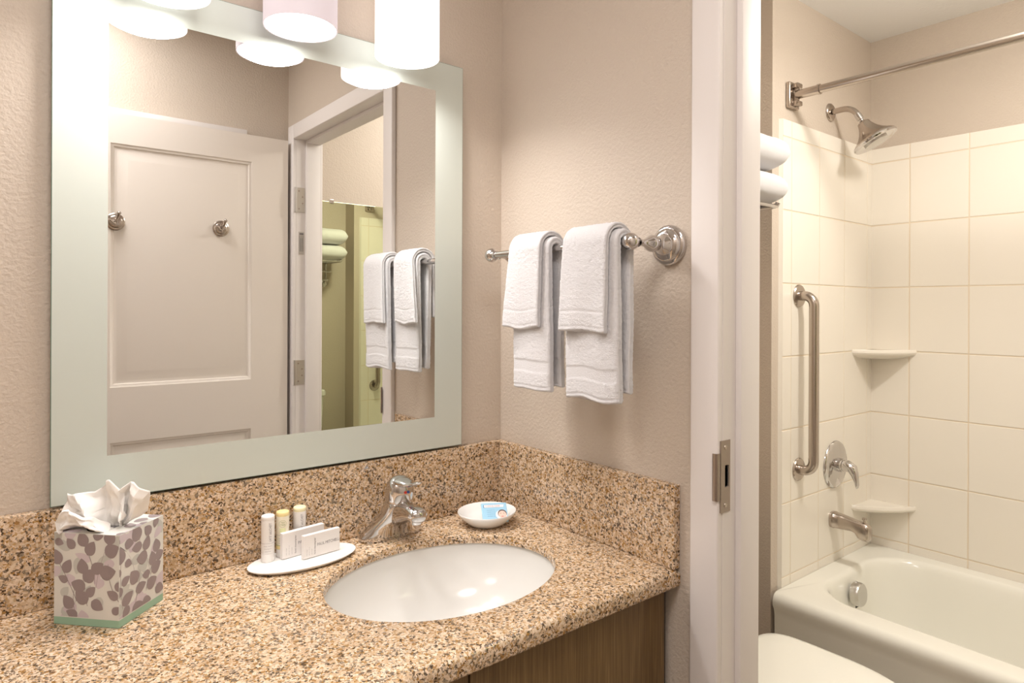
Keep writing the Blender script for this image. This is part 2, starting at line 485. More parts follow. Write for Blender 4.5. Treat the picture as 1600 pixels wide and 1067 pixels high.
for k in range(5):
    obj('printed_text', BB((-.008 + k * .0035, .0012, -.034), (-.0065 + k * .0035, .0015, .02 if k % 2 else .030)), 'ink', lp)
obj('printed_text', BB((-.008, .0012, .034), (.008, .0015, .041)), 'ink', lp)

# strike plate
sp = thing('strike_plate', 'brushed metal strike plate with dark latch hole on the white door jamb', 'strike plate', (0.985, JY1, 1.063))
bm = bmesh.new()
hx0, hx1, hz = 0.018, 0.029, 0.019
X0, X1, ZH = 0.006, 0.034, 0.062
# plate with a rectangular hole, made of four bars
for a, b in (((X0, -.0016, -ZH), (X1, .0012, -hz)), ((X0, -.0016, hz), (X1, .0012, ZH)),
             ((X0, -.0016, -hz), (hx0, .0012, hz)), ((hx1, -.0016, -hz), (X1, .0012, hz))):
    box(bm, a, b)
obj('plate', bm, 'strike', sp)
bm = bmesh.new()
lipp = [(0.006, -.0012), (0.0, -.0012), (-.0035, -.0008), (-.0052, .0022), (-.0056, .0075)]
rs = []
for i, (x, y) in enumerate(lipp):
    rs.append([(x, y, -.040), (x, y, .041), (x + .0013, y + .0013, .041), (x + .0013, y + .0013, -.040)])
rings(bm, rs); obj('lip', bm, 'strike', sp, smooth=50)
obj('latch_hole', BB((hx0 + .0003, .0, -hz + .0003), (hx1 - .0003, .0010, hz - .0003)), 'dark', sp)
for z in (.050, -.050):
    obj('screw', LT([(0, .0045), (.0012, .0040), (.0013, .002)], (.020, -.0012, z), (0, -1, 0), n=16), 'nickel', sp, smooth=30)

# ------------------------------------------------------------------ vanity
YCF = 0.742                      # counter front
SCX, SCY, SA, SB = 0.657, 1.000, 0.218, 0.167
def countertop():
    bm = bmesh.new(); n = 96; x0, x1, y1 = XL + .002, XB - .002, YA - .002
    zb = ZC - 0.034
    # angles matched ring: outer rectangle sampled by angle around the sink
    def outer(t, x0, y0, x1, y1):
        dx, dy = cos(t), sin(t)
        ks = []
        if dx > 1e-9: ks.append((x1 - SCX) / dx)
        if dx < -1e-9: ks.append((x0 - SCX) / dx)
        if dy > 1e-9: ks.append((y1 - SCY) / dy)
        if dy < -1e-9: ks.append((y0 - SCY) / dy)
        k = min(ks); return SCX + dx * k, SCY + dy * k
    angs = sorted([2 * pi * i / n for i in range(n)] +
                  [atan2(Y - SCY, X - SCX) % (2 * pi) for X in (x0, x1) for Y in (YCF, y1)])
    R = 0.012
    def ring(y0, z): return [(*outer(t, x0, y0, x1, y1), z) for t in angs]
    def ringe(g, z): return [(SCX + (SA + g) * cos(t) if 0 else 0, 0, 0) for t in angs]
    def er(g, z):
        out = []
        for t in angs:
            dx, dy = cos(t), sin(t); a, b = SA + g, SB + g
            k = 1 / sqrt((dx / a) ** 2 + (dy / b) ** 2)
            out.append((SCX + dx * k, SCY + dy * k, z))
        return out
    rs = [er(0.034, zb), er(0.032, ZC - .0165), er(0.0, ZC - .0165), er(0.0, ZC - .006), er(0.0018, ZC - .002), er(0.006, ZC)]
    # top to bullnosed front
    for k in range(7):
        a = pi / 2 * k / 6
        rs.append(ring(YCF + R - R * sin(a), ZC - R + R * cos(a)))
    for k in range(5):
        a = pi / 2 * k / 4
        rs.append(ring(YCF + .008 - .008 * cos(a), zb + .008 - .008 * sin(a)))
    vr = rings(bm, rs, cap0=False, cap1=False)
    for i in range(len(angs)):
        j = (i + 1) % len(angs); bm.faces.new([vr[-1][i], vr[-1][j], vr[0][j], vr[0][i]])
    return bm
ct = obj('countertop', countertop(), 'granite', smooth=35)
tag(ct, 'speckled tan granite vanity countertop with an oval sink opening', 'countertop')
b1 = obj('backsplash', BB((XL + .002, YA - .018, ZC + .0005), (XB - .0185, YA - .0005, SPL), bev=.0015), 'granite')
tag(b1, 'speckled brown granite backsplash strip under the mirror', 'backsplash')
b2 = obj('side_splash', BB((XB - .018, YCF + .002, ZC + .0005), (XB - .0005, YA - .0005, SPL), bev=.0015), 'granite')
tag(b2, 'speckled granite side splash below the towel bar', 'backsplash')

sk = thing('sink', 'oval white undermount porcelain sink set in the granite counter', 'sink', (SCX, SCY, ZC - .0165))
bm = bmesh.new(); rs = []
prof = [(.014, .0), (.006, .0), (.004, -.004), (.002, -.02), (-.008, -.05), (-.026, -.08), (-.055, -.108), (-.09, -.124), (-.125, -.130), (-.148, -.131)]
def selr(g, z): return [((SA + g) * cos(2 * pi * i / 72), (SB + g if SB + g > 0.02 else .02) * sin(2 * pi * i / 72), z) for i in range(72)]
fr = []
for g, z in prof:
    k = 1 + g / SA if g < 0 else 1 + g / SA
    fr.append([((SA * k) * cos(2 * pi * i / 72), (SB * k) * sin(2 * pi * i / 72), z - .001) for i in range(72)])
fr.append([(.022 * cos(2 * pi * i / 72), .022 * sin(2 * pi * i / 72), -.133) for i in range(72)])
back = [[(p[0] * 1.0, p[1] * 1.0, p[2] - .010) for p in r] for r in fr[::-1]]
rings(bm, fr + back, cap0=False, cap1=False)
obj('bowl', bm, 'porcelain', sk, smooth=60)
obj('drain', LT([(0, .021), (.003, .021), (.004, .017), (.002, .014), (.002, .001)], (0, 0, -.134)), 'chrome', sk, smooth=40)

cab = thing('vanity_cabinet', 'brown wood-grain vanity cabinet below the granite countertop', 'cabinet', (0.5, YA, 0))
YCB = 0.764
bm = bmesh.new(); cx1 = XB - .022
for a, b in (((XL + .004, YCB + .022, .10), (XL + .02, YA - .004, ZC - .036)), ((cx1 - .016, YCB + .022, .10), (cx1, YA - .004, ZC - .036)),
             ((XL + .0205, YCB + .022, .10), (cx1 - .0165, YA - .0125, .116)), ((XL + .0205, YA - .012, .10), (cx1 - .0165, YA - .004, ZC - .036)),
             ((XL + .0205, YCB + .022, .1165), (cx1 - .0165, YCB + .030, ZC - .036))):
    box(bm, a, b)
obj('body', bm, 'dark', cab, world=True)
obj('toe_kick', BB((XL + .004, YCB + .07, 0.0), (XB - .045, YCB + .09, .0995)), 'laminate', cab, world=True)
xe = XB - 0.018
for i in range(4):
    a = xe - (i + 1) * 0.44 + .002; b = xe - i * 0.44 - .001
    d_ = obj('cabinet_door', BB((a, YCB, .105), (b, YCB + .019, ZC - .044), bev=.001), 'laminate', cab, world=True)
obj('gap_shade_strip', BB((XB - .0175, YCB + .003, .0), (XB - .013, YA - .004, ZC - .036)), 'dark', cab, world=True)  # near-black strip standing in for the shaded gap between cabinet and wall

# ------------------------------------------------------------------ vanity mirror
MX0, MX1, MZ0, MZ1 = 0.088, 0.871, 1.036, 1.908
IX0, IX1, IZ0, IZ1 = 0.1645, 0.797, 1.107, 1.841
YM = YA - .019
mr = thing('vanity_mirror', 'large wall mirror with a wide frosted glass border above the backsplash', 'mirror', ((MX0 + MX1) / 2, YA, MZ0))
obj('backing', BB((MX0 + .012, YM + .006, MZ0 + .012), (MX1 - .012, YA - .0005, MZ1 - .012)), 'dark', mr, world=True)
obj('glass_edge', BB((MX0, YM + .0006, MZ0), (MX1, YM + .006, MZ1)), 'glass_edge', mr, world=True)
bm = bmesh.new()
def plate(bm, x0, x1, z0, z1):
    vs = [bm.verts.new(p) for p in ((x0, YM, z0), (x1, YM, z0), (x1, YM, z1), (x0, YM, z1))]; bm.faces.new(vs)
box(bm, (IX0, YM, IZ0), (IX1, YM + .0006, IZ1))
obj('clear_glass', bm, 'mirror', mr, world=True)
bm = bmesh.new()
box(bm, (MX0 + .0008, YM, MZ0 + .0008), (IX0, YM + .0006, MZ1 - .0008)); box(bm, (IX1, YM, MZ0 + .0008), (MX1 - .0008, YM + .0006, MZ1 - .0008))
box(bm, (IX0, YM, MZ0 + .0008), (IX1, YM + .0006, IZ0)); box(bm, (IX0, YM, IZ1), (IX1, YM + .0006, MZ1 - .0008))
obj('frosted_border', bm, 'frost', mr, world=True)

# ------------------------------------------------------------------ vanity light
vl = thing('vanity_light', 'three-shade vanity light glowing above the mirror', 'wall lamp', (SHX[1], YA, 2.12))
obj('back_plate', BB((SHX[0] - .09, YA - .030, 2.10), (SHX[2] + .09, YA - .0005, 2.16), bev=.004), 'bar_metal', vl, world=True)
for i, x in enumerate(SHX):
    R0 = 0.065
    o = obj('lamp_shade', LT([(0, R0), (.20, R0), (.20, R0 - .002), (.0, R0 - .002), (0, R0)], (x, SHY, SHZ), cap0=False, cap1=False, n=64),
            'shade_soft' if i == 1 else 'shade_bright', vl, smooth=30, world=True)
    if i == 1: o['label'] = 'soft lilac white middle shade'
    obj('diffuser', LT([(0, R0 - .0025), (.002, R0 - .0025)], (x, SHY, SHZ + .001), n=48), 'diffuser', vl, world=True)
    obj('arm', TB([(x, YA - .03, 2.13), (x, SHY + .02, 2.13), (x, SHY, 2.11), (x, SHY, 2.063)], .008), 'bar_metal', vl, smooth=60, world=True)

# ------------------------------------------------------------------ faucet
fc = thing('sink_faucet', 'chrome single-handle faucet behind the oval sink', 'faucet', (0.670, 1.229, ZC + .0005))
bm = bmesh.new()
prof = [(0, .068, .0285, 0), (.004, .0695, .0290, 0), (.010, .068, .0280, -.001), (.017, .060, .0265, -.003), (.026, .050, .0260, -.007), (.037, .040, .0260, -.013),
        (.049, .0325, .0260, -.020), (.060, .028, .0255, -.026), (.070, .0255, .0245, -.030), (.077, .0240, .0240, -.032), (.080, .0215, .0215, -.033)]
rings(bm, [sell(0, yo, a * (1 + .16 * min(1, z / .04)), b * (1 + .14 * min(1, z / .05)), z, 2.3, 48) for z, a, b, yo in prof])
obj('body', bm, 'chrome', fc, smooth=60)
bm = bmesh.new(); rs = []
sp_path = [(-.018, .052, .023, .024), (-.045, .058, .021, .020), (-.065, .063, .0195, .0165), (-.085, .067, .018, .0130), (-.100, .0685, .0175, .0115), (-.112, .0685, .0165, .0110), (-.119, .068, .014, .0095), (-.1225, .0675, .009, .006)]
for y, z, a, b in sp_path:
    rs.append([(a * 1.1 * math.copysign(abs(cos(t)) ** .8, cos(t)), y, z + b * 1.25 * math.copysign(abs(sin(t)) ** .8, sin(t))) for t in [2 * pi * i / 32 for i in range(32)]])
rings(bm, rs); obj('spout', bm, 'chrome', fc, smooth=60)
obj('aerator', LT([(0, .0125), (-.012, .0125), (-.014, .011), (-.014, .001)], (0, -.102, .064), (0, 0, 1), n=28), 'chrome', fc, smooth=40)
bm = bmesh.new()
ax = Vector((0, -.16, 1)).normalized()
lathe(bm, [(0, .0260), (.003, .0285), (.010, .0292), (.022, .0290), (.034, .0272), (.043, .0232), (.049, .016), (.0515, .008), (.052, .001)], (0, -.034, .080), ax, n=40)
hd = obj('handle', bm, 'chrome', fc, smooth=60)
bm = bmesh.new(); rs = []
for y, z, a, b in [(-.048, .121, .020, .010), (-.062, .122, .0185, .009), (-.076, .1225, .015, .0062), (-.088, .124, .011, .0045), (-.100, .1275, .0088, .0040), (-.110, .131, .0080, .0036), (-.115, .133, .005, .002)]:
    rs.append([(a * cos(t), y, z + b * sin(t)) for t in [2 * pi * i / 28 for i in range(28)]])
rings(bm, rs); obj('lever', bm, 'chrome', hd, smooth=60)
o = obj('hot_mark', LT([(0, .0030), (.0012, .0028)], (-.0030, -.0665, .104), (0, -1, .0), n=14), 'red', hd)
o = obj('cold_mark', LT([(0, .0030), (.0012, .0028)], (.0030, -.0665, .104), (0, -1, .0), n=14), 'blue', hd)

# ------------------------------------------------------------------ tray, bottles, soap boxes
tr = obj('amenity_tray', None or (lambda bm: (rings(bm, [sell(.474, 1.2035, a, b, ZC + z, 2, 72) for a, b, z in
      [(.080, .040, .0005), (.094, .050, .0020), (.1015, .0555, .0068), (.1015, .0555, .0082), (.0985, .053, .0086), (.093, .049, .0072), (.05, .02, .0068)]]), bm)[1])(bmesh.new()), 'traym', smooth=50)
tag(tr, 'oval white ceramic tray holding toiletries left of the faucet', 'tray')
ZTR = ZC + .0073
def bottle(x, y, capm, bodym, label, h, style):
    b_ = thing('toiletry_bottle', label, 'bottle', (x, y, ZTR), group='mini bottles on the oval tray')
    r = .0118
    obj('body', LT([(.0165, r), (.0172, r), (h, r), (h, .001)] if False else [(.016, r - .0004), (.017, r), (h - .008, r), (h - .0075, r - .0006)], n=40), bodym, b_, smooth=40)
    obj('cap', LT([(0, r - .0006), (.001, r), (.0155, r), (.0158, r - .0008)], n=40), 'bottle', b_, smooth=40)
    obj('crimped_top', LT([(0, r - .0005), (.0006, r), (.0065, r + .0001), (.0080, r - .0008), (.0088, r - .003), (.0089, .001)], (0, 0, h - .0077), n=40), capm, b_, smooth=40)
    # camera-facing direction on the cylinder
    d0 = atan2(-y, -x)
    def wr(off):
        def f(px, py):                      # text running upwards
            a = d0 + off - py / r
            return Vector(((r + .00025) * cos(a), (r + .00025) * sin(a), px))
        return f
    def wh(off, z0):
        def f(px, py):                      # text running around
            a = d0 + off + px / r
            return Vector(((r + .00025) * cos(a), (r + .00025) * sin(a), z0 + py))
        return f
    def ringband(z0, z1, m, a0=-1.5, a1=1.5):
        bm = bmesh.new(); n = 24; rs = []
        for i in range(n + 1):
            a = d0 + a0 + (a1 - a0) * i / n; c_, s_ = cos(a), sin(a)
            rs.append([((r + .0001) * c_, (r + .0001) * s_, z0), ((r + .0004) * c_, (r + .0004) * s_, z0), ((r + .0004) * c_, (r + .0004) * s_, z1), ((r + .0001) * c_, (r + .0001) * s_, z1)])
        rings(bm, rs); obj('printed_band', bm, m, b_, smooth=40)
    if style == 'white':
        def up(px, py):
            a = d0 + .35 - (-py) / r * 1.0
            return Vector(((r + .00025) * cos(a), (r + .00025) * sin(a), .038 + px))
        text_mesh('PAUL MITCHELL', .0066, None, 'ink', b_, wrap=up, sx=.72)
        ringband(.0345, .0350, 'ink_light')
        for k, s_ in enumerate(('daily wash', 'shampoo', 'cleanse')):
            text_mesh(s_, .0036, None, 'ink_light', b_, wrap=wh(0, .030 - k * .0048), align='CENTER')
    else:
        ringband(.0225, .0232, 'green_ink'); ringband(.0160, .0222, 'cap_y' if capm == 'cap_y' else 'bottle')
        ringband(.0420, .0425, 'ink_light')
        text_mesh('TEA', .0042, None, 'green_ink', b_, wrap=wh(0, .0655), align='CENTER')
        text_mesh('TREE', .0042, None, 'green_ink', b_, wrap=wh(0, .0612), align='CENTER')
        bm = bmesh.new(); rs = []
        for i in range(33):
            t = 2 * pi * i / 32
            q = []
            for rr_ in (.0066, .0062):
                a = d0 + rr_ * cos(t) / r; q.append(((r + .0003) * cos(a), (r + .0003) * sin(a), .0633 + rr_ * sin(t)))
            rs.append(q)
        rings(bm, rs, cap0=False, cap1=False, closed=False)
        obj('printed_emblem', bm, 'green_ink', b_)
        ringband(.047, .055, 'sage_ink', -.45, .45)
        for k in range(3):
            text_mesh('lemon sage', .0032, None, 'ink_light', b_, wrap=wh(0, .036 - k * .0042), align='CENTER')
    return b_
bottle(.4165, 1.2300, 'bottle', 'bottle', 'white toiletry bottle with a plain white top, leftmost on the tray', .0835, 'white')
bottle(.4465, 1.2370, 'cap_y', 'bottle_y', 'cream toiletry bottle with a yellow top and green print on the tray', .084, 'cream')
bottle(.4830, 1.2470, 'cap_p', 'bottle', 'white toiletry bottle with a pale yellow top behind the soap boxes', .0835, 'white')

def soap(p, q, h, th, label):
    P = Vector((*p, ZTR + .0005)); Q = Vector((*q, ZTR + .0005)); L = (Q - P).length; ang = atan2(Q.y - P.y, Q.x - P.x)
    s_ = thing('soap_box', label, 'soap box', P, (0, 0, ang), group='boxed soaps standing on the oval tray')
    obj('carton', BB((0, 0, 0), (L, th, h), bev=.0007), 'card', s_)
    fx = quadplane((L * .36, -.0003, h * .50), (1, 0, 0), (0, 0, 1))
    text_mesh('PAUL MITCHELL', .0078, fx, 'ink', s_, sx=.80 * L / .073)
    for k, (tx, sz, w) in enumerate((('facial cleansing bar', .0042, 'ink'), ('pain facial', .003, 'ink_light'), ('net wt 1.0 oz', .003, 'ink_light'), ('soin visage', .003, 'ink_light'))):
        fv = quadplane((L * .30 - k * L * .065 - (L * .02 if k else 0), -.0003, h * .12), (0, 0, 1), (-1, 0, 0))
        text_mesh(tx, sz, fv, w, s_, sx=h / .044)
    return s_
soap((.4385, 1.2150), (.5235, 1.2260), .0475, .0105, 'taller white soap box with grey print, standing behind the other')
soap((.4690, 1.1905), (.5435, 1.1985), .0430, .0095, 'shorter white soap box with grey print in front on the tray')

# ------------------------------------------------------------------ soap dish with blue packet
DX, DY = .872, 1.163
bm = bmesh.new()
pr = [(.034, 0), (.037, .0005), (.046, .006), (.057, .015), (.0655, .0245), (.0675, .0285), (.0665, .0300), (.0640, .0290), (.056, .0195), (.044, .0105), (.030, .0075), (.008, .0068)]
rings(bm, [sell(DX, DY, a, a * .93, ZC + .0005 + z, 2, 64, .25) for a, z in pr])
ds = obj('soap_dish', bm, 'dish', smooth=60)
tag(ds, 'small round white ceramic dish in the back corner of the counter', 'dish')
e1 = Vector((cos(-.52), sin(-.52), 0)); 
up = Vector((0.30, .58, .42)).normalized(); up = (up - e1 * up.dot(e1)).normalized()
pk = thing('soap_packet', 'light blue square packet printed with a small smiling face in the dish', 'packet', (DX - .029, DY - .024, ZC + .0135))
PM = quadplane((0, 0, 0), e1, up); 
PW, PHh = .056, .050
bm = BB((0, 0, 0), (PW, PHh, .005), bev=.0012); bm.transform(PM); obj('wrapper', bm, 'pack', pk)
def flat(name, pts, z, m):
    bm = bmesh.new(); lo = [PM @ Vector((x, y, z - .0002)) for x, y in pts]; hi = [PM @ Vector((x, y, z)) for x, y in pts]
    rings(bm, [lo, hi]); obj(name, bm, m, pk)
flat('printed_banner_shadow', [(.0045, .0365), (.047, .0365), (.049, .0445), (.0045, .0445)], .0051, 'navy_ink')
flat('printed_banner', [(.006, .037), (.048, .037), (.050, .0440), (.006, .0440)], .0053, 'pack_band')
text_mesh('CLEAN & CLEAR', .0062, PM @ Matrix.Translation((.0085, .0405, .0055)), 'red_ink', pk, sx=.72)
for k in range(4):
    text_mesh('cleansing bar soap', .0032, PM @ Matrix.Translation((.011, .030 - k * .0055, .0052)), 'navy_ink', pk, sx=.75)
flat('printed_glow', [(.042 + .0125 * cos(t), .0165 + .0125 * sin(t)) for t in [2 * pi * i / 24 for i in range(24)]], .0052, 'pack_band')
flat('printed_hair', [(.044 + .0098 * cos(t), .0190 + .0112 * sin(t)) for t in [2 * pi * i / 24 for i in range(24)]], .0054, 'hair_ink')
flat('printed_face', [(.044 + .0085 * cos(t), .0165 + .0100 * sin(t)) for t in [2 * pi * i / 24 for i in range(24)]], .0056, 'skin')
for dx in (-.0034, .0034):
    flat('printed_eye', [(.044 + dx + .0014 * cos(t), .0195 + .0007 * sin(t)) for t in [2 * pi * i / 10 for i in range(10)]], .0058, 'hair_ink')
flat('printed_mouth', [(.0405, .0118), (.044, .0098), (.0475, .0118), (.044, .0128)], .0058, 'red_ink')

# ------------------------------------------------------------------ tissue box
Cc = Vector((.162, 1.119, 0)); Lc = Vector((.0822, 1.1905, 0)); Rc = Vector((.2335, 1.186, 0))
TA = atan2((Rc - Cc).y, (Rc - Cc).x); W1 = (Rc - Cc).length; W2 = (Lc - Cc).length; HB = .137
tb = thing('tissue_box', 'square tissue box printed with mauve leaves on the left of the counter', 'tissue box', (Cc.x, Cc.y, ZC + .0006), (0, 0, TA))
# local: x along right face (0..W1), y along left face (0..W2)
bm = bmesh.new()
def clip(poly, x0, y0, x1, y1):
    for ax_, lim, sg in ((0, x0, 1), (0, x1, -1), (1, y0, 1), (1, y1, -1)):
        out = []
        for i in range(len(poly)):
            a, b = poly[i - 1], poly[i]
            ia = (a[ax_] - lim) * sg >= 0; ib = (b[ax_] - lim) * sg >= 0
            if ia != ib:
                k = (lim - a[ax_]) / (b[ax_] - a[ax_]); out.append((a[0] + (b[0] - a[0]) * k, a[1] + (b[1] - a[1]) * k))
            if ib: out.append(b)
        poly = out
        if len(poly) < 3: return []
    return poly
def leaf(cx, cy, a, L, wd):
    pts = []
    for i in range(20):
        t = i / 20
        if t < .5: s_ = t * 2; x = s_; y = sin(pi * s_ ** .75) ** .8 if 0 < s_ < 1 else 0
        else: s_ = 2 - t * 2; x = s_; y = -(sin(pi * s_ ** .75) ** .8 if 0 < s_ < 1 else 0)
        pts.append((x * L, y * wd / 2))
    return [(cx + x * cos(a) - y * sin(a), cy + x * sin(a) + y * cos(a)) for x, y in pts]
def stem(p, q, bend, wd=.0007):
    pts = []; (x0, y0), (x1, y1) = p, q; nx, ny = -(y1 - y0), (x1 - x0)
    for i in range(9):
        t = i / 8; k = bend * 4 * t * (1 - t)
        pts.append((x0 + (x1 - x0) * t + nx * k, y0 + (y1 - y0) * t + ny * k))
    up_ = [(x, y + wd / 2) for x, y in pts]; dn = [(x + wd, y - wd / 2) for x, y in pts[::-1]]
    return up_ + dn
def face_pat(wd, z0, z1, to3, seed, hole=None):
    rnd = random.Random(seed)
    def put(poly, lift, mi):
        poly = clip(poly, 0.0004, z0, wd - .0004, z1)
        if len(poly) < 3: return
        if hole and any(((x - hole[0]) / (hole[2] + .003)) ** 2 + ((y - hole[1]) / (hole[3] + .003)) ** 2 < 1 for x, y in poly): return
        try: bm.faces.new([bm.verts.new(to3(x, y, lift)) for x, y in poly]).material_index = mi
        except ValueError: pass
    lift = .00012
    for k in range(26):
        put(leaf(rnd.uniform(-.01, wd), rnd.uniform(z0 - .01, z1), rnd.uniform(0, 6.28), rnd.uniform(.016, .028), rnd.uniform(.012, .02)), lift + k * 4e-6, 3 if k % 2 else 4)
    lift = .0003; placed = []; cnt = 0
    # sprigs: a stem with leaves on alternate sides
    for k in range(7 if not hole else 5):
        sx_, sy_ = rnd.uniform(0, wd), z0 + (z1 - z0) * rnd.uniform(-.05, .6)
        a = rnd.uniform(.9, 2.2); L = rnd.uniform(.045, .075)
        ex, ey = sx_ + L * cos(a), sy_ + L * sin(a)
        put(stem((sx_, sy_), (ex, ey), rnd.uniform(-.12, .12)), lift, 2)
        for j in range(5):
            t = .08 + .22 * j; bx, by = sx_ + (ex - sx_) * t, sy_ + (ey - sy_) * t
            la = a + (0.95 if j % 2 else -0.95) + rnd.uniform(-.3, .3)
            if j == 4: la = a
            LL = rnd.uniform(.017, .027); ctr = (bx + LL * .5 * cos(la), by + LL * .5 * sin(la))
            if any((ctr[0] - q[0]) ** 2 + (ctr[1] - q[1]) ** 2 < (.0165) ** 2 for q in placed): continue
            placed.append(ctr); put(leaf(bx, by, la, LL, LL * rnd.uniform(.68, .85)), lift + (cnt + 1) * 5e-6, 2); cnt += 1
    for k in range(60):
        c_ = (rnd.uniform(0, wd), rnd.uniform(z0, z1))
        if any((c_[0] - q[0]) ** 2 + (c_[1] - q[1]) ** 2 < .0185 ** 2 for q in placed): continue
        placed.append(c_); a = rnd.uniform(0, 6.28); LL = rnd.uniform(.015, .024)
        put(leaf(c_[0] - LL * .5 * cos(a), c_[1] - LL * .5 * sin(a), a, LL, LL * .78), lift + (cnt + 1) * 5e-6, 2); cnt += 1
# carton shell with an oval slot in the top
for z0, z1, mi in ((0, .011, 1), (.011, HB, 0)):
    for a, b in (((0, 0), (W1, 0)), ((W1, 0), (W1, W2)), ((W1, W2), (0, W2)), ((0, W2), (0, 0))):
        bm.faces.new([bm.verts.new((*a, z0)), bm.verts.new((*b, z0)), bm.verts.new((*b, z1)), bm.verts.new((*a, z1))]).material_index = mi
bm.faces.new([bm.verts.new(p) for p in ((0, 0, 0), (0, W2, 0), (W1, W2, 0), (W1, 0, 0))]).material_index = 1
hx, hy, ha, hb_ = W1 / 2, W2 / 2, .040, .024
N = 48
def sq(t):
    dx, dy = cos(t), sin(t); k = min((W1 / 2) / abs(dx) if abs(dx) > 1e-6 else 9, (W2 / 2) / abs(dy) if abs(dy) > 1e-6 else 9)
    return (hx + dx * k, hy + dy * k, HB)
ang_ = sorted([2 * pi * i / N for i in range(N)] + [atan2(s1 * W2, s2 * W1) % (2 * pi) for s1 in (-1, 1) for s2 in (-1, 1)])
rings(bm, [[sq(t) for t in ang_], [(hx + ha * cos(t), hy + hb_ * sin(t), HB) for t in ang_]], cap0=False, cap1=False)
bmesh.ops.remove_doubles(bm, verts=bm.verts, dist=1e-5)
face_pat(W1, .0125, HB - .0006, lambda x, y, l: (x, -l, y), 11)
face_pat(W2, .0125, HB - .0006, lambda x, y, l: (-l, x, y), 5)
face_pat(W1, .0006, W2 - .0006, lambda x, y, l: (x, y, HB + l), 9, hole=(hx, hy, ha, hb_))
me_ = obj('carton', bm, ['box_paper', 'mint', 'leaf_d', 'leaf_m', 'leaf_s'], tb)
me_.data.set_sharp_from_angle(angle=radians(10))
obj('dark_opening', (lambda b_: (rings(b_, [[(hx + (ha + .002) * cos(t), hy + (hb_ + .002) * sin(t), HB - z) for t in ang_] for z in (.0040, .0045)]), b_)[1])(bmesh.new()), 'dark_slot', tb)

# crumpled tissue, world space then into the box
RV = Vector((cos(-YAW), sin(-YAW), 0)); FV = Vector((sin(YAW), cos(YAW), 0))
bc = Vector((Cc.x, Cc.y, 0)) + (Rc - Cc) * .5 + (Lc - Cc) * .5
def tissue(bm, outline, folds, depth, bw, ph, sh=0.0, boff=0.0, zb=HB - .001):
    """outline: list of (u, lateral, height); interpolated; folds: ridge count."""
    nu, nv = 60, 26
    def interp(u):
        for a, b in zip(outline, outline[1:]):
            if u <= b[0]:
                k = (u - a[0]) / (b[0] - a[0]); return a[1] + (b[1] - a[1]) * k, a[2] + (b[2] - a[2]) * k
        return outline[-1][1:]
    grid = []
    for i in range(nu + 1):
        u = i / nu; lx, hz_ = interp(u); row = []
        for j in range(nv + 1):
            v = j / nv
            base = (u - .5) * bw + boff
            lat = base * (1 - v ** .8) + lx * v ** .8
            if v < .5: lat += .004 * sin(u * 9 + ph) * v
            h = hz_ * v
            tri = lambda q: abs((q % 1) * 2 - 1) * 2 - 1
            dep = depth * tri(u * folds + ph + .25 * v) * (.35 + v * .85) + .010 * tri(u * folds * .5 + ph * 2 + v * .9) * v
            dep += sh * (.3 + .7 * min(1, v * 3)) + .005 * noise.noise(Vector((u * 7 + ph, v * 5, ph)))
            h += .005 * noise.noise(Vector((u * 6, v * 3, ph + 5))) * v
            p = bc + RV * lat + FV * dep; row.append(bm.verts.new((p.x, p.y, ZC + zb + h)))
        grid.append(row)
    for i in range(nu):
        for j in range(nv):
            bm.faces.new([grid[i][j], grid[i + 1][j], grid[i + 1][j + 1], grid[i][j + 1]])
bm = bmesh.new()
tissue(bm, [(0, -.058, .006), (.10, -.064, .026), (.20, -.060, .053), (.32, -.040, .053), (.42, -.018, .050), (.55, .005, .066), (.66, .018, .078), (.74, .026, .060), (1, .034, .020)], 3.1, .010, .050, .3, -.014)
tissue(bm, [(0, -.052, .004), (.15, -.056, .016), (.30, -.030, .030), (.45, -.006, .036), (.60, .024, .056), (.72, .036, .071), (.80, .044, .070), (.92, .066, .054), (1, .052, .018)], 3.6, .009, .046, 1.15, -.006)
tissue(bm, [(0, -.044, .001), (.10, -.050, .020), (.25, -.042, .034), (.4, -.034, .034), (.55, -.016, .030), (.7, .000, .026), (.85, .012, .014), (1, .020, .001)], 1.7, .006, .070, 2.2, -.040, -.020)
ti = obj('tissue', bm, 'tissue', tb, smooth=25, world=True)
sm = ti.modifiers.new('thick', 'SOLIDIFY'); sm.thickness = .0004

# ------------------------------------------------------------------ towel bar on the right wall
BX, BZ = .888, 1.470
tbar = thing('towel_bar', 'chrome towel bar with round end knobs on the beige wall beside the door', 'towel bar', (XB, .97, BZ))
obj('bar', TB([(BX, .765, BZ), (BX, 1.18, BZ)], .0075, n=24), 'chrome', tbar, smooth=60, world=True)
for y in (.768, 1.170):
    pr = [(0, .036), (.003, .0375), (.008, .0375), (.011, .035), (.012, .031), (.016, .030), (.019, .027), (.021, .020), (.026, .018), (.031, .0125), (.040, .0105), (.044, .0120), (.050, .0150),
          (.056, .0155), (.062, .0135), (.072, .0075), (.080, .0060), (.088, .0065), (.092, .0085)]
    p_ = obj('post', LT(pr, (XB - .0002, y, BZ), (-1, 0, 0), n=48), 'chrome', tbar, smooth=50, world=True)
    rr = .0155
    ball = [(-rr * cos(a), max(rr * sin(a), .0006)) for a in [pi * i / 20 for i in range(21)]]
    obj('knob', LT(ball, (BX, y, BZ), (-1, 0, 0), n=36), 'chrome', p_, smooth=60, world=True)
    s_ = -1 if y < 1 else 1
obj('end_ring', LT([(0, .009), (.001, .0105), (.004, .0105), (.005, .009)], (BX, 1.153, BZ), (0, 1, 0)), 'chrome', tbar, smooth=40, world=True)

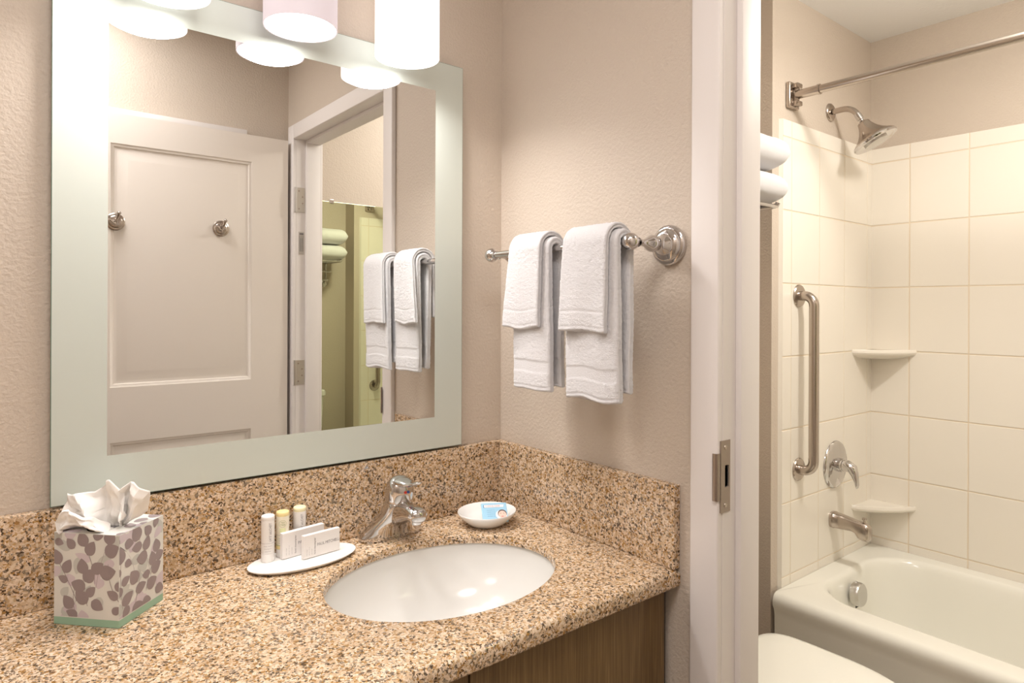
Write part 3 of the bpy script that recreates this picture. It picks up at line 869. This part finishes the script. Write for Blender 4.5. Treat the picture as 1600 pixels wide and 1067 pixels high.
def drape(bm, y0, y1, rin, th, Lf, Lb, flare=(0, 0), bflare=(0, 0), plies=2, seed=0, wave=.004, band=None, tilt=0.0):
    """cloth slab hung over the bar. rin: inner radius over bar, th: thickness."""
    ns_f, ns_t, ns_b = int(Lf / .0021), 18, int(Lb / .0026)
    path = []; rc = rin + th / 2
    for i in range(ns_f): path.append((-1, Lf * (1 - i / ns_f)))
    for i in range(ns_t + 1): path.append((0, pi * i / ns_t))
    for i in range(1, ns_b + 1): path.append((1, Lb * i / ns_b))
    nf, ne = int((y1 - y0) / .0021), 10
    prof = []                                   # (y fraction, end term, normal fraction): rounded strip outline
    for i in range(nf): prof.append((i / nf, 0.0, 1.0))
    for i in range(ne): prof.append((1.0, sin(pi * i / ne), cos(pi * i / ne)))
    for i in range(nf): prof.append((1 - i / nf, 0.0, -1.0))
    for i in range(ne): prof.append((0.0, -sin(pi * i / ne), -cos(pi * i / ne)))
    rs = []
    for (k, q) in path:
        if k == -1: c = Vector((BX - rc, 0, BZ - q)); nrm = Vector((-1, 0, 0)); f = q / Lf; fl = flare; L = Lf
        elif k == 1: c = Vector((BX + rc, 0, BZ - q)); nrm = Vector((1, 0, 0)); f = q / Lb; fl = bflare; L = Lb
        else:
            nrm = Vector((-cos(q), 0, sin(q))); c = Vector((BX, 0, BZ)) + nrm * rc; f = 0; fl = (0, 0); L = 1
        g = q if k else 0.0
        a, b = y0 + fl[0] * f, y1 + fl[1] * f
        thk = th * (1.0 + .18 * f); d_end = L - g
        flat_ = 0
        if k and band and band[0] < d_end < band[1]: thk *= .86; flat_ = 1
        if k and abs(d_end - .0085) < .0012: thk *= .84; flat_ = 1
        endr = 1.0
        if k and d_end < .003: endr = sqrt(max(0.08, 1 - ((.003 - d_end) / .003) ** 2))
        e = thk * .55
        ring = []
        for fy, en, nn in prof:
            yy = (a + e) + (b - a - 2 * e) * fy + en * e
            if plies > 1 and en: yy -= math.copysign(1, en) * .0035 * math.exp(-(nn / .28) ** 2)
            p = c + nrm * (thk / 2 * nn * endr) + Vector((0, yy, 0))
            w_ = wave * f * sin(yy * 48 + seed * 2.1 + g * 5) + wave * .8 * f * noise.noise(Vector((yy * 20, g * 8, seed)))
            p += nrm * w_ + Vector((0, wave * .9 * f * noise.noise(Vector((g * 12, seed, 3))), 0))
            if k == -1: p.z += .005 * noise.noise(Vector((yy * 18, seed, 1))) * f
            od_ = (nrm * nn + Vector((0, en, 0))).normalized()
            q3 = Vector((p.x, p.y, p.z + seed))
            amp = .0004 if flat_ else .0013
            p += od_ * amp * (noise.noise(q3 * 520) + .35 * noise.noise(q3 * 230))
            ring.append(p)
        rs.append(ring)
    rings(bm, rs)
    return bm
def towelset(y0, y1, wy0, wy1, zf, zb_, wz, seed, lab_h, lab_w, wf):
    bm = drape(bmesh.new(), y0, y1, .0095, .0150, zf, zb_, (-.002, .003), (-.004, .0), 2, seed, .004, (.036, .060))
    o = obj('hand_towel', bm, 'towel', smooth=180); tag(o, lab_h, 'towel', 'hand towels on the bar')
    bm = drape(bmesh.new(), wy0, wy1, .0263, .0110, wz, wz * .9, wf, (0, 0), 2, seed + 5, .003, (.034, .040))
    o = obj('washcloth', bm, 'towel', smooth=180); tag(o, lab_w, 'washcloth', 'washcloths on the bar')
towelset(.956, 1.068, .968, 1.066, .282, .275, .158, 1, 'white hand towel hanging on the bar nearer the mirror, under a washcloth',
         'white folded washcloth over the towel nearer the mirror', (.006, .020))
towelset(.778, .910, .792, .905, .285, .270, .160, 2, 'white hand towel hanging on the bar nearer the door, under a washcloth',
         'white folded washcloth over the towel nearer the door', (.004, .010))

# ------------------------------------------------------------------ shower fittings
rod = thing('shower_rod', 'brushed shower curtain rod running above the tub', 'curtain rod', (2.185, YD, 2.09))
obj('rod', TB([(2.185, YD - .05, 2.09), (2.185, YG + .02, 2.09)], .0135, n=28), 'nickel', rod, smooth=60, world=True)
obj('sleeve', TB([(2.185, YD - .012, 2.09), (2.185, YD - .085, 2.09)], .0155, n=28), 'nickel', rod, smooth=40, world=True)
obj('collar', TB([(2.185, YD - .085, 2.09), (2.185, YD - .093, 2.09)], .0175, n=28), 'nickel', rod, smooth=40, world=True)
obj('bracket', BB((2.152, YD + .0115, 2.046), (2.218, YD - .004, 2.134), bev=.004, seg=3), 'nickel', rod, smooth=40, world=True)
obj('bracket_clip', (lambda b_: (box(b_, (2.168, YD - .004, 2.052), (2.202, YD - .024, 2.068), bev=.003), box(b_, (2.168, YD - .004, 2.112), (2.202, YD - .024, 2.128), bev=.003), box(b_, (2.176, YD - .004, 2.06), (2.194, YD - .018, 2.12), bev=.003))[0])(bmesh.new()), 'nickel', rod, smooth=40, world=True)

shx = 2.475
sh = thing('wall_shower_fixture', 'brushed nickel bell-shaped shower head on a curved arm', 'shower head', (shx, YD, 2.09))
obj('flange', LT([(0, .034), (.004, .033), (.008, .028), (.010, .012)], (shx, YD + .0115, 2.09), (0, -1, 0), n=40), 'nickel', sh, smooth=40, world=True)
arm = [(shx, YD, 2.09), (shx, YD - .03, 2.091)] + [tuple(p) for p in arc((shx, YD - .035, 2.091 - .06), .06, pi / 2, radians(28), 8, (0, -1, 0), (0, 0, 1))]
obj('arm', TB(arm, .0105, n=20), 'nickel', sh, smooth=60, world=True)
axd = Vector((.15, -.46, -.86)).normalized()
p0 = Vector(arm[-1])
obj('swivel', LT([(-.004, .012), (.022, .0125), (.023, .009), (.028, .009), (.032, .013), (.036, .016)], p0, axd, n=28), 'chrome', sh, smooth=40, world=True)
obj('bell', LT([(0, .014), (.004, .020), (.014, .0225), (.028, .028), (.042, .036), (.054, .046), (.064, .057), (.072, .068), (.077, .0735), (.081, .0745)], p0 + axd * .032, axd, n=56), 'nickel', sh, smooth=60, world=True)
obj('face_ring', LT([(0, .0755), (.004, .0765), (.009, .074), (.0105, .068), (.0085, .060), (.0085, .001)], p0 + axd * .1125, axd, n=56), 'chrome', sh, smooth=40, world=True)
obj('spray_plate', LT([(0, .040), (.004, .040), (.005, .036), (.005, .001)], p0 + axd * .121, axd, n=48), 'satin', sh, smooth=40, world=True)

gb = thing('grab_bar', 'vertical stainless grab bar on the tiled shower wall', 'grab bar', (2.235, YD, .79))
gx = 2.225; zt, zb2 = 1.400, .795; so = .055; rr = .035
pts = [(gx, YD, zb2)] + [tuple(p) for p in arc((gx, YD - so + rr, zb2 + rr), rr, -pi / 2, 0, 8, (0, -1, 0), (0, 0, 1))] + \
      [tuple(p) for p in arc((gx, YD - so + rr, zt - rr), rr, 0, pi / 2, 8, (0, -1, 0), (0, 0, 1))] + [(gx, YD, zt)]
obj('bar', TB(pts, .0165, n=28), 'nickel', gb, smooth=60, world=True)
for z in (zt, zb2):
    obj('flange', LT([(0, .040), (.003, .040), (.007, .037), (.009, .030), (.010, .018)], (gx, YD + .0005, z), (0, -1, 0), n=40), 'nickel', gb, smooth=35, world=True)

vx, vz = 2.495, .774
va = thing('shower_valve', 'round chrome shower valve with a drooping lever on the tiled wall', 'shower valve', (vx, YD, vz))
obj('escutcheon', LT([(0, .086), (.003, .088), (.008, .086), (.012, .078), (.013, .066), (.016, .058), (.018, .030)], (vx, YD + .0005, vz), (0, -1, 0), n=56), 'chrome', va, smooth=50, world=True)
obj('stem', LT([(0, .026), (.018, .025), (.019, .021), (.040, .020)], (vx, YD - .016, vz), (0, -1, 0), n=32), 'chrome', va, smooth=40, world=True)
bm = bmesh.new(); rs = []
for y, z, a, b in [(-.040, .010, .020, .012), (-.052, .006, .021, .017), (-.064, -.004, .019, .019), (-.074, -.024, .015, .014), (-.080, -.046, .012, .009), (-.083, -.064, .012, .007), (-.084, -.074, .008, .004)]:
    d_ = Vector((0, -.5, -.86)) if z < 0 else Vector((0, -1, 0))
    n_ = Vector((0, d_.z, -d_.y))
    rs.append([Vector((vx, YD + y, vz + z)) + Vector((1, 0, 0)) * (a * cos(t)) + n_ * (b * sin(t)) for t in [2 * pi * i / 24 for i in range(24)]])
rings(bm, rs); obj('lever', bm, 'chrome', va, smooth=60, world=True)

tx, tz = 2.478, .572
tsp = thing('tub_spout', 'brushed tub spout with a pull-up diverter knob', 'tub spout', (tx, YD, tz))
bm = bmesh.new(); rs = []
for y, z, a, b in [(.0005, 0, .027, .029), (-.012, 0, .028, .030), (-.014, .0, .0265, .0285), (-.04, -.001, .025, .0265), (-.075, -.003, .023, .0225), (-.088, -.006, .0225, .0235), (-.098, -.014, .022, .031), (-.110, -.017, .0215, .033), (-.126, -.019, .0205, .032), (-.134, -.020, .018, .028), (-.137, -.020, .013, .020)]:
    rs.append([(tx + a * math.copysign(abs(cos(t)) ** .7, cos(t)), YD + y, tz + z + b * math.copysign(abs(sin(t)) ** .7, sin(t))) for t in [2 * pi * i / 36 for i in range(36)]])
rings(bm, rs); obj('spout_body', bm, 'nickel', tsp, smooth=50, world=True)
obj('diverter_knob', LT([(0, .004), (.014, .004), (.015, .007), (.019, .0085), (.023, .0075), (.024, .001)], (tx, YD - .116, tz + .009), (0, 0, 1), n=24), 'nickel', tsp, smooth=40, world=True)

# corner shelves
def corner_shelf(z, label):
    o_ = thing('corner_shelf', label, 'shelf', (XE, YD, z), group='molded corner shelves')
    A, B_ = .172, .166
    def pts(k, z_, e=1.35):
        r = [(.0005, .0005)]
        out = [(0.004, 0.004)]
        for i in range(25):
            t = pi / 2 * i / 24
            out.append((.004 - (A * k + .004) * cos(t) ** (2 / e), .004 - (B_ * k + .004) * sin(t) ** (2 / e)))
        return [(x, y, z_) for x, y in out]
    bm = bmesh.new()
    rs = [pts(.985, .002), pts(1.0, -.003), pts(1.0, -.011), pts(.97, -.018), pts(.90, -.023), pts(.72, -.032), pts(.5, -.038)]
    top = [pts(.80, -.004), pts(.86, -.003), pts(.93, .002)]
    rings(bm, top + rs); obj('shelf_body', bm, 'tile', o_, smooth=25)
corner_shelf(1.196, 'upper cream corner shelf in the tub surround')
corner_shelf(.592, 'lower cream corner shelf near the tub spout')

# ------------------------------------------------------------------ bathtub
tub = thing('bathtub', 'white enamel bathtub with rounded apron along the tiled walls', 'bathtub', (XE, YD, 0))
ZR = .409; XA = 2.055
bm = bmesh.new(); rs = []
xa, xb_, ya, yb = XA, XE - .001, YG + .014, YD - .001
rs.append(rrect(xa + .02, ya, xb_, yb, .004, 0.002)); rs.append(rrect(xa + .014, ya, xb_, yb, .004, .08))
rs.append(rrect(xa + .012, ya, xb_, yb, .004, ZR - .075)); rs.append(rrect(xa + .008, ya, xb_, yb, .004, ZR - .055))
rs.append(rrect(xa + .000, ya, xb_, yb, .004, ZR - .04)); 
for k in range(7):
    a = pi / 2 * k / 6; rs.append(rrect(xa + .026 - .026 * cos(a), ya, xb_, yb, .004, ZR - .026 + .026 * sin(a)))
ix0, ix1, iy0, iy1 = xa + .080, XE - .065, YG + .11, YD - .075
rad = [.17, .14, .20, .20]
def inner(d, z, dr=0):
    rr_ = [max(r_ - d * .4, .05) for r_ in rad]
    P = rrect(ix0 + d, iy0 + d * 2.2 if d > 0 else iy0 + d, ix1 - d, iy1 - d * .8 if d > 0 else iy1 - d, rr_, z)
    # the front rim widens toward the drain end
    out = []
    for x, y, z_ in P:
        k = max(0, min(1, (y - .55) / .55)); fr_ = max(0, 1 - (x - ix0) / .5)
        out.append((x + .05 * k ** 1.5 * fr_, y, z_))
    return out
rs += [inner(-.014, ZR), inner(-.008, ZR - .001), inner(-.002, ZR - .004), inner(.004, ZR - .012), inner(.009, ZR - .025), inner(.018, ZR - .08), inner(.030, ZR - .18), inner(.042, ZR - .26), inner(.062, ZR - .305), inner(.095, ZR - .325), inner(.13, ZR - .33)]
rings(bm, rs)
obj('basin', bm, 'tub', tub, smooth=55, world=True)
od = Vector((.0, -1, .12)).normalized()
dx_, dz_ = 2.438, .338
dc = obj('overflow_plate', LT([(0, .032), (.002, .040), (.012, .041), (.026, .040), (.030, .037), (.031, .031), (.0315, .001)], (dx_, YD - .098, dz_), od, n=40), 'satin', tub, smooth=40, world=True)
obj('drain_lever', LT([(-.004, .001), (-.003, .006), (.003, .006), (.004, .001)], (dx_, YD - .106, dz_ + .040), (0, -1, 0), n=16), 'chrome', dc, smooth=40, world=True)
obj('drain_slot', BB((-.014, -.001, -.012), (.014, .001, .0), bev=0.0005), 'dark', dc).location = (dx_ - XE, -.110, dz_ - .0335)

# ------------------------------------------------------------------ toilet
TXc = 1.600
to = thing('toilet', 'white toilet with a closed lid between the door and the bathtub', 'toilet', (TXc, YT, 0))
bm = bmesh.new()
tk = [rrect(TXc - w_, YT - .012 - d_, TXc + w_, YT - .012, .03, z) for w_, d_, z in
      ((.19, .15, .36), (.205, .17, .40), (.222, .185, .55), (.228, .19, .755))]
rings(bm, tk); obj('tank', bm, 'porcelain', to, smooth=50, world=True)
bm = bmesh.new()
rings(bm, [rrect(TXc - w_, YT - .008 - d_, TXc + w_, YT - .008, .032, z) for w_, d_, z in
           ((.232, .196, .7555), (.240, .204, .760), (.240, .204, .785), (.234, .198, .795), (.21, .175, .798))])
obj('tank_lid', bm, 'porcelain', to, smooth=50, world=True)
o = obj('flush_handle', LT([(0, .013), (.010, .012)], (TXc - .17, YT - .202, .69), (0, -1, 0), n=24), 'chrome', to, smooth=40, world=True)
def seatring(sx, sy, z, yc=.795, back=1.015):
    out = []
    for i in range(72):
        t = 2 * pi * i / 72
        x = .188 * sx * math.copysign(abs(cos(t)) ** .80, cos(t)); y = .245 * sy * (sin(t) if sin(t) < 0 else abs(sin(t)) ** .36 * .90)
        if sin(t) > 0: x = .188 * sx * math.copysign(abs(cos(t)) ** .36, cos(t))
        out.append((TXc + x, yc + y, z))
    return out
bm = bmesh.new()
rings(bm, [seatring(a, b, z) for a, b, z in ((.60, .55, .002), (.58, .55, .06), (.5, .52, .16), (.62, .68, .26), (.86, .90, .35), (.97, .98, .385), (.97, .98, .392))])
obj('bowl', bm, 'porcelain', to, smooth=60, world=True)
obj('rear_deck', (lambda b_: (rings(b_, [rrect(TXc - .12, .98, TXc + .12, YT - .02, .02, .20), rrect(TXc - .15, .975, TXc + .15, YT - .02, .02, .359)]), b_)[1])(bmesh.new()), 'porcelain', to, smooth=50, world=True)
bm = bmesh.new(); rings(bm, [seatring(a, a, z) for a, z in ((.97, .393), (1.0, .396), (1.0, .406), (.985, .411))]); obj('seat', bm, 'plastic', to, smooth=50, world=True)
bm = bmesh.new(); rings(bm, [seatring(a, a, z) for a, z in ((.985, .412), (1.005, .415), (1.008, .422), (1.0, .428), (.975, .432), (.90, .4345), (.7, .436), (.4, .437), (.1, .4375))])
obj('lid', bm, 'plastic', to, smooth=60, world=True)

# ------------------------------------------------------------------ towel shelf above the toilet
ts = thing('towel_shelf', 'chrome hotel towel rack mounted above the toilet', 'towel rack', (1.62, YT, 1.66))
SX0, SX1, SZ = 1.36, 1.925, 1.672
SY1, SY0 = YT - .02, YT - .235
bm = bmesh.new()
for y in [SY0 + (SY1 - SY0) * i / 4 for i in range(5)]:
    tube(bm, [(SX0, y, SZ), (SX1, y, SZ)], .0055, n=12)
obj('shelf_bars', bm, 'chrome', ts, smooth=60, world=True)
for x in (SX0, SX1):
    obj('side_rail', TB([(x, YT - .004, SZ), (x, SY0 + .02, SZ), (x, SY0, SZ + .003), (x, SY0 - .004, SZ + .012)], .008, n=16), 'chrome', ts, smooth=60, world=True)
    obj('wall_plate', LT([(0, .026), (.005, .025), (.009, .018), (.010, .006)], (x - .02 * (1 if x > 1.6 else -1), YT - .0002, SZ - .145), (0, -1, 0), n=28), 'chrome', ts, smooth=40, world=True)
    xx = x - .02 * (1 if x > 1.6 else -1)
    obj('bracket', TB([(xx, YT - .012, SZ - .145), (xx, YT - .03, SZ - .13), (xx, YT - .03, SZ - .008)], .007, n=14), 'chrome', ts, smooth=60, world=True)
def ubar(z, dep, inset):
    return TB([(SX0 + inset, YT - .03, z), (SX0 + inset, YT - dep + .02, z)] + [tuple(p) for p in arc((SX0 + inset + .02, YT - dep + .02, z), .02, pi, 1.5 * pi, 5, (1, 0, 0), (0, 1, 0))] +
              [tuple(p) for p in arc((SX1 - inset - .02, YT - dep + .02, z), .02, 1.5 * pi, 2 * pi, 5, (1, 0, 0), (0, 1, 0))] + [(SX1 - inset, YT - .03, z)], .0055, n=14)
obj('lower_bar', ubar(SZ - .068, .12, .012), 'chrome', ts, smooth=60, world=True)
obj('lower_bar', ubar(SZ - .125, .09, .020), 'chrome', ts, smooth=60, world=True)

def folded(z0, z1, x0, x1, y0, y1, seed):
    bm = bmesh.new(); rs = []; n = 44; nx = 70
    for i in range(nx + 1):
        k = i / nx; x = x0 + (x1 - x0) * k
        e = min(k, 1 - k) * (x1 - x0)
        sc = 1 if e > .045 else sqrt(max(.0, 1 - ((.045 - e) / .045) ** 2)) * .62 + .38
        if e == 0: sc = .30
        ring = []
        for j in range(n):
            t = 2 * pi * j / n; ex = 2.5
            cy = math.copysign(abs(cos(t)) ** (2 / ex), cos(t)); cz = math.copysign(abs(sin(t)) ** (2 / ex), sin(t))
            y = (y0 + y1) / 2 + (y1 - y0) / 2 * cy * (1 if e > .02 else .93 + .07 * e / .02)
            z = (z0 + z1) / 2 + (z1 - z0) / 2 * cz * sc
            z += .003 * noise.noise(Vector((x * 12, y * 12, seed))) * (1 if cz > 0 else .2)
            q = Vector((x * 230, y * 230, z * 230 + seed)); am = .0016 * (noise.noise(q) + .7 * noise.noise(q * .4))
            ring.append((x, y + am * cos(t), z + am * sin(t) * (1 if sin(t) > 0 else .2)))
        rs.append(ring)
    rings(bm, rs); return bm
o = obj('folded_towel', folded(SZ + .0068, SZ + .112, 1.33, 1.965, 1.050, 1.285, 3), 'towel', smooth=180)
tag(o, 'white folded bath towel lowest on the rack above the toilet', 'towel', 'folded towels on the rack')
o = obj('folded_towel', folded(SZ + .1135, SZ + .225, 1.33, 1.968, 1.046, 1.285, 8), 'towel', smooth=180)
tag(o, 'white folded bath towel on top of the stack above the toilet', 'towel', 'folded towels on the rack')

# ------------------------------------------------------------------ bathroom mirror, seen by reflection
bmr = thing('bathroom_mirror', 'frameless mirror on the bathroom wall, seen reflected through the doorway', 'mirror', (1.60, YG, .80))
obj('mirror_glass', BB((1.14, YG + .0004, .80), (1.98, YG + .006, 1.835), bev=.0015), 'mirror_green', bmr, world=True)
for x in (1.245, 1.85):
    obj('clip', BB((x - .010, YG + .0062, 1.826), (x + .010, YG + .010, 1.845), bev=.002), 'chrome', bmr, world=True)
